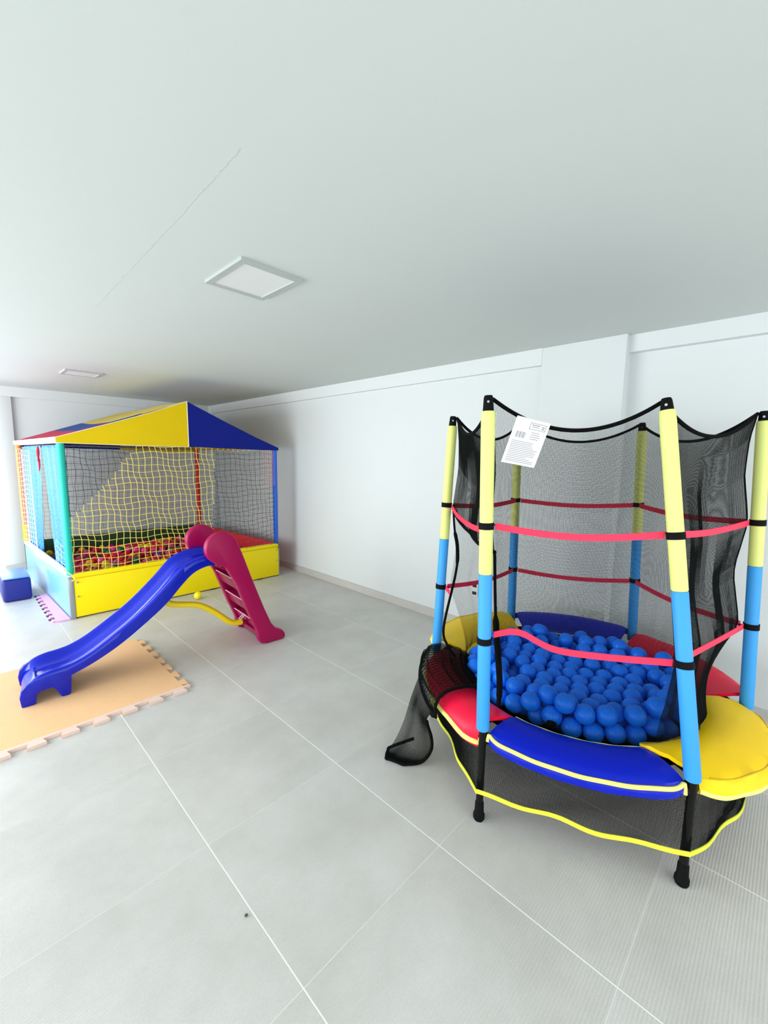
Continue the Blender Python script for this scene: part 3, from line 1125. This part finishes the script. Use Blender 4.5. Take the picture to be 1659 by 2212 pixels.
# skirt of mesh below the ring, with lemon trim
for k in range(6):
    NS, NV = 17, 9
    G = np.zeros((NS, NV, 3))
    for i, t in enumerate(np.linspace(0, 1, NS)):
        for j, v in enumerate(np.linspace(0, 1, NV)):
            zb = {0: 0.135, 1: 0.135, 5: 0.10 + 0.035 * t}.get(k, 0.13) - 0.018 * math.sin(PI * t)
            a, b = ringp(k, 0.722, 0), ringp(k + 1, 0.722, 0)
            pb = a * (1 - t) + b * t
            if k == 1:
                pb = ringp(1 + t, 0.722 - 0.055 * math.sin(PI * min(1, t * 1.1)), 0)
            pt = ringp(k + t, 0.694, 0)
            w = v ** 0.8
            p = pt * (1 - w) + pb * w
            d = (p - np.array([TC[0], TC[1], 0])) / np.linalg.norm(p - np.array([TC[0], TC[1], 0]))
            p = p + d * 0.010 * math.sin(11 * t + 7 * v + k) * math.sin(PI * t) * v
            p[2] = 0.352 * (1 - v) + zb * v + 0.004 * math.sin(19 * t + k) * v
            G[i, j] = p
    L = []
    wid = 0.71
    for t in np.linspace(0, 1, int(wid / 0.0036)):
        x = t * (NS - 1)
        i = min(int(x), NS - 2)
        f = x - i
        L.append(G[i] * (1 - f) + G[i + 1] * f)
    for v in np.linspace(0, 1, int(0.22 / 0.0036)):
        x = v * (NV - 1)
        j = min(int(x), NV - 2)
        f = x - j
        L.append(G[:, j] * (1 - f) + G[:, j + 1] * f)
    sk = threads_obj('skirt_net', L, 0.00066, M_mesh, tr, 3)
    sk['label'] = 'black mesh skirt below the trampoline ring'
    edge = np.zeros((NS * 2 - 1, 3, 3))
    pth = smoothpath(G[:, -1], NS * 2 - 1)
    for i in range(len(pth)):
        d = pth[i] - np.array([TC[0], TC[1], pth[i][2]])
        d /= np.linalg.norm(d)
        for j in range(3):
            edge[i, j] = pth[i] + d * 0.003 + np.array([0, 0, 0.009 * (1 - j)])
    mesh('skirt_trim', *sheetg(edge, 0.003), M_skt, parent=sk, smooth=True)['label'] = 'lemon yellow trim'

# opened door flap: mesh bundle over the red pad, then a loose tail hanging to the floor
NS, NV = 24, 22
G = np.zeros((NS, NV, 3))
for i, t in enumerate(np.linspace(0.04, 0.70, NS)):
    for j, v in enumerate(np.linspace(0, 1, NV)):
        prof = smoothpath([(0.50, 0.40, 0), (0.54, 0.435, 0), (0.60, 0.452, 0), (0.67, 0.455, 0), (0.73, 0.435, 0), (0.762, 0.395, 0), (0.765, 0.345, 0)], NV)
        r, z = prof[j][0], prof[j][1]
        G[i, j] = ringp(5 + t, r + 0.004 * math.sin(40 * v + 6 * t), z + 0.004 * math.sin(55 * v) - 0.008 * max(0, t - 0.5))
fl = None
for lay, (dr, rad, sp) in enumerate(((0.0, 0.00048, 0.0031), (-0.010, 0.00048, 0.0036))):
    G2 = G.copy()
    G2[:, :, 2] += dr
    L = []
    for t in np.linspace(0, 1, int(0.46 / sp)):
        x = t * (NS - 1)
        i = min(int(x), NS - 2)
        L.append(G2[i] * (1 - x + i) + G2[i + 1] * (x - i))
    for v in np.linspace(0, 1, int(0.38 / sp)):
        x = v * (NV - 1)
        j = min(int(x), NV - 2)
        L.append(G2[:, j] * (1 - x + j) + G2[:, j + 1] * (x - j))
    ob = threads_obj('door_flap', L, rad, M_mesh, tr, 3)
    ob['label'] = 'black mesh door flap folded over the red pad'
    fl = fl or ob
mesh('flap_hem', *tubeg(smoothpath(np.concatenate([G[::3, 0], G[-1, ::3], G[::-3, -1]]), 90), 0.0075, 7), M_hem, parent=fl, smooth=True)
# hem hanging down post 5 to the bundle and the loose band behind post 0
h5 = nets[5][1][0, -1]
mesh('flap_hem', *tubeg(smoothpath([h5, h5 + np.array([0.0, -0.012, -0.10]), h5 + np.array([0.02, -0.02, -0.2]), h5 + np.array([0.0, -0.03, -0.33]), ringp(5.06, 0.655, 0.56), ringp(5.10, 0.63, 0.47), ringp(5.16, 0.58, 0.425)], 40), [0.006] * 8 + [0.010] * 10 + [0.007] * 22, 7), M_hem, parent=fl, smooth=True)
h0 = nets[5][1][-1, -1]
mesh('flap_hem', *tubeg(smoothpath([h0, h0 * 0.5 + ringp(5.97, 0.60, 0.55) * 0.5, ringp(5.96, 0.575, 0.55), ringp(5.93, 0.55, 0.42)], 30), [0.006] * 10 + [0.013] * 16 + [0.010] * 4, 7), M_hem, parent=fl, smooth=True)

# tail: mesh ribbon between a left and a right edge
left = smoothpath([ringp(5.30, 0.765, 0.35), (0.965, -0.175, 0.27), (0.925, -0.165, 0.16), (0.880, -0.150, 0.07), (0.835, -0.140, 0.022), (0.80, -0.165, 0.012)], 40)
right = smoothpath([ringp(5.66, 0.765, 0.33), (0.905, -0.325, 0.24), (0.925, -0.340, 0.15), (0.935, -0.330, 0.07), (0.895, -0.300, 0.018), (0.825, -0.235, 0.010)], 40)
NV = 14
G = np.zeros((40, NV, 3))
for i in range(40):
    for j, v in enumerate(np.linspace(0, 1, NV)):
        p = left[i] * (1 - v) + right[i] * v
        n = np.array([-0.72, -0.69, 0])
        p = p + n * (0.022 * math.sin(PI * v * 2.6 + 0.8) * math.sin(PI * min(1, i / 34)) - 0.01)
        G[i, j] = p
        G[i, j, 2] = max(0.006, p[2])
L = []
for t in np.linspace(0, 1, 150):
    x = t * 39
    i = min(int(x), 38)
    L.append(G[i] * (1 - x + i) + G[i + 1] * (x - i))
for v in np.linspace(0, 1, 62):
    x = v * (NV - 1)
    j = min(int(x), NV - 2)
    L.append(G[:, j] * (1 - x + j) + G[:, j + 1] * (x - j))
tl = threads_obj('door_tail', L, 0.0007, M_mesh, tr, 3)
tl['label'] = 'loose end of the mesh door hanging to the floor'
loop = np.concatenate([right[8:], G[-1, ::-3][1:-1], left[:27:-1], np.array([(0.90, -0.175, 0.075), (0.935, -0.225, 0.085), (0.962, -0.262, 0.09)])])
loop = smoothpath(loop[::2], 110)
loop[:, 2] = np.maximum(loop[:, 2], 0.008)
mesh('tail_hem', *tubeg(loop, 0.0075, 8), M_hem, parent=tl, smooth=True)

# ------------------------------------------------------------------ paper leaflet on the top hem
M_paper = mat('white_paper', (246, 247, 248), 0.7, var=0.01)
M_ink = mat('grey_print', (138, 140, 150), 0.8)
M_inkd = mat('dark_print', (84, 86, 90), 0.8)
pc = [np.array(p) for p in [(0.875, -0.715, 1.620), (0.940, -0.810, 1.591), (0.912, -0.770, 1.434), (0.847, -0.674, 1.455)]]
n = np.array([CAM.x - 0.9, CAM.y + 0.74, 0.0])
n = np.cross(pc[1] - pc[0], pc[3] - pc[0])
n /= np.linalg.norm(n)
if n @ (np.array(CAM) - pc[0]) < 0:
    n = -n
off = n * 0.014


def pap(u, v, h=0.0):
    p = (pc[0] * (1 - u) + pc[1] * u) * (1 - v) + (pc[3] * (1 - u) + pc[2] * u) * v
    return p + off + n * (h + 0.004 * math.sin(PI * v) * math.sin(PI * u))


paper = empty('paper_leaflet', tuple(pap(0.5, 1)))
P = np.array([[pap(u, v) for v in np.linspace(0, 1, 9)] for u in np.linspace(0, 1, 9)])
mesh('sheet', *sheetg(P, 0.0008), M_paper, parent=paper, smooth='all')


def ink(name, u0, u1, v0, v1, m=None):
    P = np.array([[pap(u, v, 0.0011) for v in np.linspace(v0, v1, 3)] for u in np.linspace(u0, u1, 5)])
    return sheetg(P, 0.0003)


lines = []
for q in range(13):
    v = 0.50 + q * 0.036
    lines.append(ink('l', 0.08, 0.08 + random.uniform(0.55, 0.84), v, v + 0.012))
for q in range(4):
    lines.append(ink('l', 0.56, 0.56 + random.uniform(0.2, 0.34), 0.27 + q * 0.045, 0.283 + q * 0.045))
mesh('printed_text', *merge(lines), M_ink, parent=paper)
bars = [ink('b', 0.14 + q * 0.032, 0.14 + q * 0.032 + (0.012 if q % 3 else 0.02), 0.30, 0.43) for q in range(9)]
mesh('printed_text', *merge(bars), M_ink, parent=paper)['label'] = 'pale block of printed bars'
stamp = [ink('s', 0.45, 0.92, 0.075, 0.083), ink('s', 0.45, 0.92, 0.205, 0.213), ink('s', 0.45, 0.46, 0.075, 0.213), ink('s', 0.91, 0.92, 0.075, 0.213),
         ink('s', 0.50, 0.74, 0.11, 0.122), ink('s', 0.52, 0.72, 0.15, 0.160), ink('s', 0.80, 0.88, 0.12, 0.135), ink('s', 0.80, 0.88, 0.16, 0.175)]
mesh('printed_stamp', *merge(stamp), M_inkd, parent=paper)
tag(paper, 'white printed leaflet hanging from the top hem of the trampoline net', 'paper')

# ------------------------------------------------------------------ blue balls on the trampoline
M_bball = mat('blue_ball_plastic', (10, 118, 246), 0.36, var=0.04, spec=0.3)
bb_me = ball_mesh('trampoline_ball', RB, M_bball, 3)
RMAX = 0.525 - RB


def bed_z(r):
    return 0.355 - 0.07 * (1 - (r / 0.585) ** 2)


NBALL = 214
Pb = np.zeros((NBALL, 3))


def rmax(p):
    """the heap keeps clear of the front rim"""
    an = np.arctan2(p[:, 1], p[:, 0])
    front = np.clip(np.cos(an - math.radians(212)), 0, 1) ** 2
    return (0.525 - RB) - 0.07 * front


for i in range(NBALL):
    rr = 0.44 * math.sqrt(rng.random())
    aa = rng.random() * 2 * PI
    Pb[i] = (rr * math.cos(aa), rr * math.sin(aa), 0.40 + 0.25 * rng.random())
for it in range(520):
    Pb[:, 2] -= 0.0035 if it < 300 else (0.0008 if it < 420 else 0.0)
    for sub in range(2):
        D = Pb[:, None, :] - Pb[None, :, :]
        d = np.linalg.norm(D, axis=2) + np.eye(NBALL) * 9
        ov = np.clip(2 * RB * 1.006 - d, 0, None)
        Pb += (D / d[:, :, None] * ov[:, :, None] * 0.42).sum(1) * 0.6
        r = np.hypot(Pb[:, 0], Pb[:, 1])
        rm = rmax(Pb)
        f = np.where(r > rm, rm / r, 1)
        Pb[:, 0] *= f
        Pb[:, 1] *= f
        Pb[:, 2] = np.maximum(Pb[:, 2], bed_z(np.minimum(r, rm)) + RB + 0.004)
Cw = Pb + np.array([TC[0], TC[1], 0])
print('min ball gap', (np.linalg.norm(Cw[:, None] - Cw[None], axis=2) + np.eye(NBALL) * 9).min() - 2 * RB, 'top', Cw[:, 2].max())
share = seen_share(Cw)
rank = np.argsort(-share)
keep = [i for i in rank[:150] if share[i] > 0.12]
hid = [i for i in range(NBALL) if i not in set(keep)]
# one ball near the front post is broken open
tgt = np.array([0.985, -0.80, 0.40])
broken = min(keep, key=lambda i: np.linalg.norm(Cw[i] - tgt))
for i in keep:
    if i == broken:
        o = put_ball(bb_me, tuple(Cw[i]), 'blue plastic ball with a dark torn hole near the front post', 'blue balls on the trampoline')
        o.rotation_euler = (0, 0, 0)
        ORG[o] = Cw[i].copy()
        w = np.array([CAM.x - Cw[i, 0], CAM.y - Cw[i, 1], -0.9])
        w /= np.linalg.norm(w)
        a = np.cross(w, [0, 0, 1.0])
        a /= np.linalg.norm(a)
        b_ = np.cross(a, w)
        G = np.array([[Cw[i] + RB * 1.012 * (math.cos(th) * w + math.sin(th) * (math.cos(ph) * a + math.sin(ph) * b_)) for ph in np.linspace(0, 2 * PI, 19)] for th in np.linspace(0.02, 0.55, 5)])
        mesh('torn_hole', *gridg(G), M_bedm, parent=o, smooth='all')
    else:
        put_ball(bb_me, tuple(Cw[i]), 'blue plastic ball in the pile on the trampoline bed', 'blue balls on the trampoline')
if hid:
    joined_balls('ball_fill', [Cw[i] for i in hid], M_bball, 'hidden lower layer of blue balls on the trampoline bed', (TC[0], TC[1], 0.33))

# ------------------------------------------------------------------ interlocking foam mats
M_tan = mat('tan_foam', (236, 190, 140), 0.75, var=0.05, vscale=5, bump=0.12, bscale=180)
M_tanb = mat('pinkish_foam', (230, 202, 188), 0.8, var=0.03, bump=0.12, bscale=180)
M_pink = mat('lilac_pink_foam', (226, 178, 222), 0.8, var=0.03)
M_slot = mat('dark_plum_gap', (92, 40, 84), 0.9)
MT = 0.018


def comb(a0, a1, pitch, depth, start=0.0, flare=0.014):
    """outline points (a, d) of dovetail teeth along a, d outward"""
    pts = [(a0, 0.0)]
    a = a0 + start
    while a + pitch * 0.5 < a1:
        w = pitch * 0.5
        pts += [(a + flare * 0.4, 0.0), (a - flare * 0.4, depth), (a + w + flare * 0.4, depth), (a + w - flare * 0.4, 0.0)]
        a += pitch
    pts.append((a1, 0.0))
    return pts


fm = empty('foam_mat', (-0.1, 1.65, 0))
tag(fm, 'tan jigsaw edged foam floor mat under the foot of the slide', 'mat')
X0, X1, Y0, Y1 = -0.64, 0.355, 1.166, 2.17
right = comb(Y0 + 0.03, Y1, 0.138, 0.036, start=0.01)
poly = [(X0, Y0 + 0.022), (X1, Y0 + 0.022)] + [(X1 + d, a) for a, d in right] + [(X1, Y1), (X0, Y1)]
mesh('foam_sheet', *prism(poly, lambda a, b, s: (a, b, MT if s else 0.0005)), M_tan, parent=fm)
front = comb(X0 + 0.02, X1 + 0.03, 0.138, 0.040, start=0.075)
poly = [(X1 + 0.036, Y0 + 0.0215), (X0, Y0 + 0.0215), (X0, Y0)] + [(a, Y0 - d) for a, d in front] + [(X1 + 0.036, Y0)]
mesh('edge_strip', *prism(poly, lambda a, b, s: (a, b, MT if s else 0.0005)), M_tanb, parent=fm)['label'] = 'pale pinkish toothed edge strip'

pk = empty('foam_mat', (0.0, 3.5, 0))
tag(pk, 'lilac pink jigsaw foam mat strip beside the blue panel of the ball pit', 'mat')
lf = comb(3.03, 4.02, 0.125, 0.03, start=0.02, flare=0.006)
poly = [(-0.012, 4.02)] + [(0.082 + SK * (y - 3.025) , y) for y in (4.02, 3.03)] + [(-0.012 - d + 0.0, a) for a, d in lf]
mesh('foam_sheet', *prism(poly, lambda a, b, s: (a, b, 0.012 if s else 0.0005)), M_pink, parent=pk)
a = 3.05
while a < 3.98:
    mesh('tooth_gap', *boxg(-0.058, -0.0135, a + 0.066, a + 0.118, 0.0003, 0.004), M_slot, parent=pk)
    a += 0.125

# ------------------------------------------------------------------ blue step block by the pit
M_cube = mat('navy_foam_vinyl', (10, 26, 120), 0.5, var=0.05)
M_cubet = mat('light_blue_lit_top', (96, 150, 214), 0.3, var=0.05)  # brighter blue for the block's top: light from above put into the colour
sb = empty('step_block', (-0.185, 4.2, 0))
tag(sb, 'navy blue foam step block with rounded edges beside the ball pit', 'step block')
mesh('body', *boxg(-0.295, -0.075, 3.96, 4.46, 0.0, 0.226), M_cube, parent=sb, bevel=0.026, bseg=4)
mesh('lit_top', *boxg(-0.290, -0.080, 3.968, 4.455, 0.2265, 0.238), M_cubet, parent=sb, bevel=0.005, bseg=2)['label'] = 'light blue top, coloured as lit from above'

# ------------------------------------------------------------------ slide
M_sblue = mat('glossy_blue_plastic', (0, 26, 176), 0.15, var=0.04, vscale=3, spec=0.38)
M_maroon = mat('maroon_plastic', (160, 0, 76), 0.3, var=0.05, vscale=4, spec=0.3, bump=0.02, bscale=300)
M_brace = mat('bright_yellow_plastic', (254, 226, 6), 0.4, var=0.03)
SO = np.array([-0.37, 1.74])
SA = math.radians(-3.89)
sx, sy = np.array([math.cos(SA), math.sin(SA)]), np.array([-math.sin(SA), math.cos(SA)])
SZ = MT   # the foot stands on the mat


def sp(x, y, z):
    p = SO + sx * x + sy * y
    return (p[0], p[1], z)


slide = empty('slide', sp(0.8, 0, 0))
tag(slide, 'child slide with glossy blue chute and maroon ladder by the ball pit', 'slide')
xr = [0.012, 0.03, 0.064, 0.12, 0.192, 0.26, 0.348, 0.476, 0.611, 0.767, 0.88, 0.958, 1.049, 1.13]
zr = [0.105, 0.140, 0.173, 0.192, 0.199, 0.214, 0.254, 0.336, 0.433, 0.575, 0.692, 0.735, 0.757, 0.757]
zb = [0.085, 0.110, 0.120, 0.124, 0.127, 0.147, 0.180, 0.245, 0.335, 0.456, 0.574, 0.643, 0.676, 0.672]
ctrl = np.array([[a, b, c] for a, b, c in zip(xr, zr, zb)])
sm = smoothpath(ctrl, 60)
loops = []
for x, z1, z0 in sm:
    up = min(1.0, max(0.0, (x - 0.0) / 0.12))
    dp = 0.052 * (0.55 + 0.45 * up)
    half = [(-0.168, z0), (-0.1715, (z0 + z1) / 2), (-0.170, z1 - 0.014), (-0.162, z1 - 0.003), (-0.152, z1), (-0.141, z1 - 0.004), (-0.128, z1 - 0.022),
            (-0.112, z1 - dp * 0.82), (-0.092, z1 - dp), (-0.055, z1 - dp - 0.002), (-0.046, z1 - dp - 0.010), (0.0, z1 - dp - 0.012)]
    top = half + [(-a, b) for a, b in half[-2::-1]]
    under = [(0.155, z0), (0.140, z1 - 0.045), (0.10, z1 - dp - 0.012), (0.0, z1 - dp - 0.022), (-0.10, z1 - dp - 0.012), (-0.140, z1 - 0.045), (-0.155, z0)]
    loops.append([sp(x, a, b) for a, b in top + under])
nL = len(loops[0])
V = [p for l in loops for p in l]
Fc = []
for i in range(len(loops) - 1):
    for k in range(nL):
        Fc.append((i * nL + k, i * nL + (k + 1) % nL, (i + 1) * nL + (k + 1) % nL, (i + 1) * nL + k))
Fc.append(tuple(range(nL - 1, -1, -1)))
Fc.append(tuple((len(loops) - 1) * nL + k for k in range(nL)))
ch = mesh('chute', V, Fc, M_sblue, parent=slide, smooth=True)
ch['label'] = 'glossy blue plastic chute'
foot_poly = [(-0.006, SZ), (-0.012, 0.075), (-0.002, 0.118), (0.020, 0.142), (0.060, 0.166), (0.12, 0.180), (0.20, 0.182), (0.245, 0.172), (0.232, 0.135),
             (0.224, SZ + 0.012), (0.216, SZ), (0.180, SZ), (0.172, SZ + 0.012), (0.150, 0.082), (0.135, 0.092), (0.085, 0.088), (0.066, 0.076), (0.058, SZ)]
for s in (-1, 1):
    y0, y1 = (-0.172, -0.138) if s < 0 else (0.138, 0.172)
    mesh('chute_foot', *prism(foot_poly, lambda a, b, q: sp(a, y1 if q else y0, b)), M_sblue, parent=slide, bevel=0.006, bseg=2)
# curled lip at the low end
lip = np.zeros((10, 9, 3))
for i, (x, z) in enumerate(smoothpath([(0.075, 0.125, 0), (0.045, 0.112, 0), (0.022, 0.088, 0), (0.010, 0.058, 0), (0.006, 0.028, 0)], 10)[:, :2]):
    for j, y in enumerate(np.linspace(-0.140, 0.140, 9)):
        lip[i, j] = sp(x, y, z + 0.012 * (y / 0.14) ** 2)
mesh('chute_lip', *sheetg(lip, 0.012), M_sblue, parent=slide, smooth='all')

# ladder sides
hc = (1.140, 0.806)
head = [(hc[0] + 0.117 * math.cos(a), hc[1] + 0.117 * math.sin(a)) for a in np.linspace(math.radians(15), math.radians(222), 22)]
cheek = head + [(1.10, 0.690), (1.16, 0.665), (1.231, 0.533), (1.285, 0.388), (1.331, 0.262), (1.378, 0.150), (1.396, 0.105), (1.400, 0.045), (1.418, 0.012), (1.47, 0.0),
                (1.600, 0.0), (1.626, 0.012), (1.622, 0.048), (1.600, 0.078), (1.540, 0.112), (1.505, 0.160), (1.452, 0.287), (1.357, 0.545), (1.290, 0.740)]
for s in (-1, 1):
    y0, y1 = (-0.240, -0.176) if s < 0 else (0.176, 0.240)
    c = mesh('ladder_side', *prism(cheek, lambda a, b, q: sp(a, y1 if q else y0, b)), M_maroon, parent=slide, bevel=0.012, bseg=3)
    yy = y0 - 0.0 if s < 0 else y1
    mesh('peg', *tubeg([sp(1.145, -0.172 * s * -1 if False else s * 0.1755, 0.662), sp(1.145, s * 0.165, 0.662)], 0.008, 10), M_white, parent=c)
for k, (x, z) in enumerate([(1.240, 0.545), (1.311, 0.365), (1.381, 0.193)]):
    st = [(x, z), (x + 0.105, z), (x + 0.105, z - 0.016), (x + 0.022, z - 0.016), (x + 0.052, z - 0.092), (x + 0.036, z - 0.094)]
    q = mesh('step', *prism(st, lambda a, b, s: sp(a, 0.1755 if s else -0.1755, b)), M_maroon, parent=slide, bevel=0.003, bseg=2)
    mesh('step_edge', *tubeg([sp(x - 0.002, -0.172, z + 0.001), sp(x - 0.002, 0.172, z + 0.001)], 0.0042, 6), mat('pale_pink_edge', (244, 206, 214), 0.4), parent=q)  # pale pink bead along the tread edge
bp_ = [(1.255, 0.66), (1.270, 0.66), (1.52, 0.03), (1.50, 0.03)]
mesh('ladder_back', *prism([(1.262, 0.64), (1.276, 0.64), (1.40, 0.335), (1.515, 0.012), (1.498, 0.012), (1.386, 0.33)], lambda a, b, s: sp(a, 0.1755 if s else -0.1755, b)), M_maroon, parent=slide)
mesh('bottom_rail', *prism([(1.40, 0.10), (1.41, 0.105), (1.47, 0.02), (1.455, 0.012)], lambda a, b, s: sp(a, 0.1755 if s else -0.1755, b)), M_maroon, parent=slide)
mesh('platform', *prism([(1.10, 0.690), (1.262, 0.690), (1.262, 0.640), (1.235, 0.600), (1.15, 0.64), (1.12, 0.665)], lambda a, b, s: sp(a, 0.1755 if s else -0.1755, b)), M_maroon, parent=slide)
# yellow brace
bp = smoothpath([(0.80, 0.425, 0), (0.86, 0.392, 0), (0.94, 0.372, 0), (1.02, 0.352, 0), (1.09, 0.312, 0), (1.174, 0.244, 0), (1.25, 0.170, 0), (1.30, 0.140, 0), (1.365, 0.132, 0)], 34)
br = mesh('brace', *tubeg([sp(x, 0.0, z) for x, z, _ in bp], [0.022] * 31 + [0.023, 0.024, 0.022], 12), M_brace, parent=slide, smooth=True)
br['label'] = 'curved yellow plastic brace'
mesh('brace_socket', *tubeg([sp(1.362, 0, 0.132), sp(1.40, 0, 0.118)], 0.020, 10), M_maroon, parent=slide, smooth=True)
for dy in (-0.012, 0.016):
    mesh('tie_string', *tubeg(smoothpath([sp(1.345, dy, 0.157), sp(1.36, dy - 0.01, 0.175), sp(1.383, dy - 0.02, 0.198)], 8), 0.003, 5), M_white, parent=br)

# small crumb on the floor near the camera
bm = bmesh.new()
bmesh.ops.create_icosphere(bm, subdivisions=2, radius=0.005)
for v in bm.verts:
    v.co *= 1 + 0.5 * (random.random() - 0.5)
    v.co.z = max(v.co.z * 0.7, -0.0034)
me = bpy.data.meshes.new('crumb')
bm.to_mesh(me)
bm.free()
me.materials.append(mat('brown_crumb', (80, 74, 66), 0.9))
o = bpy.data.objects.new('crumb', me)
o.location = (-0.02, -0.335, 0.0034)
COL.objects.link(o)
tag(o, 'tiny dark crumb lying on the bare floor tile', 'debris')
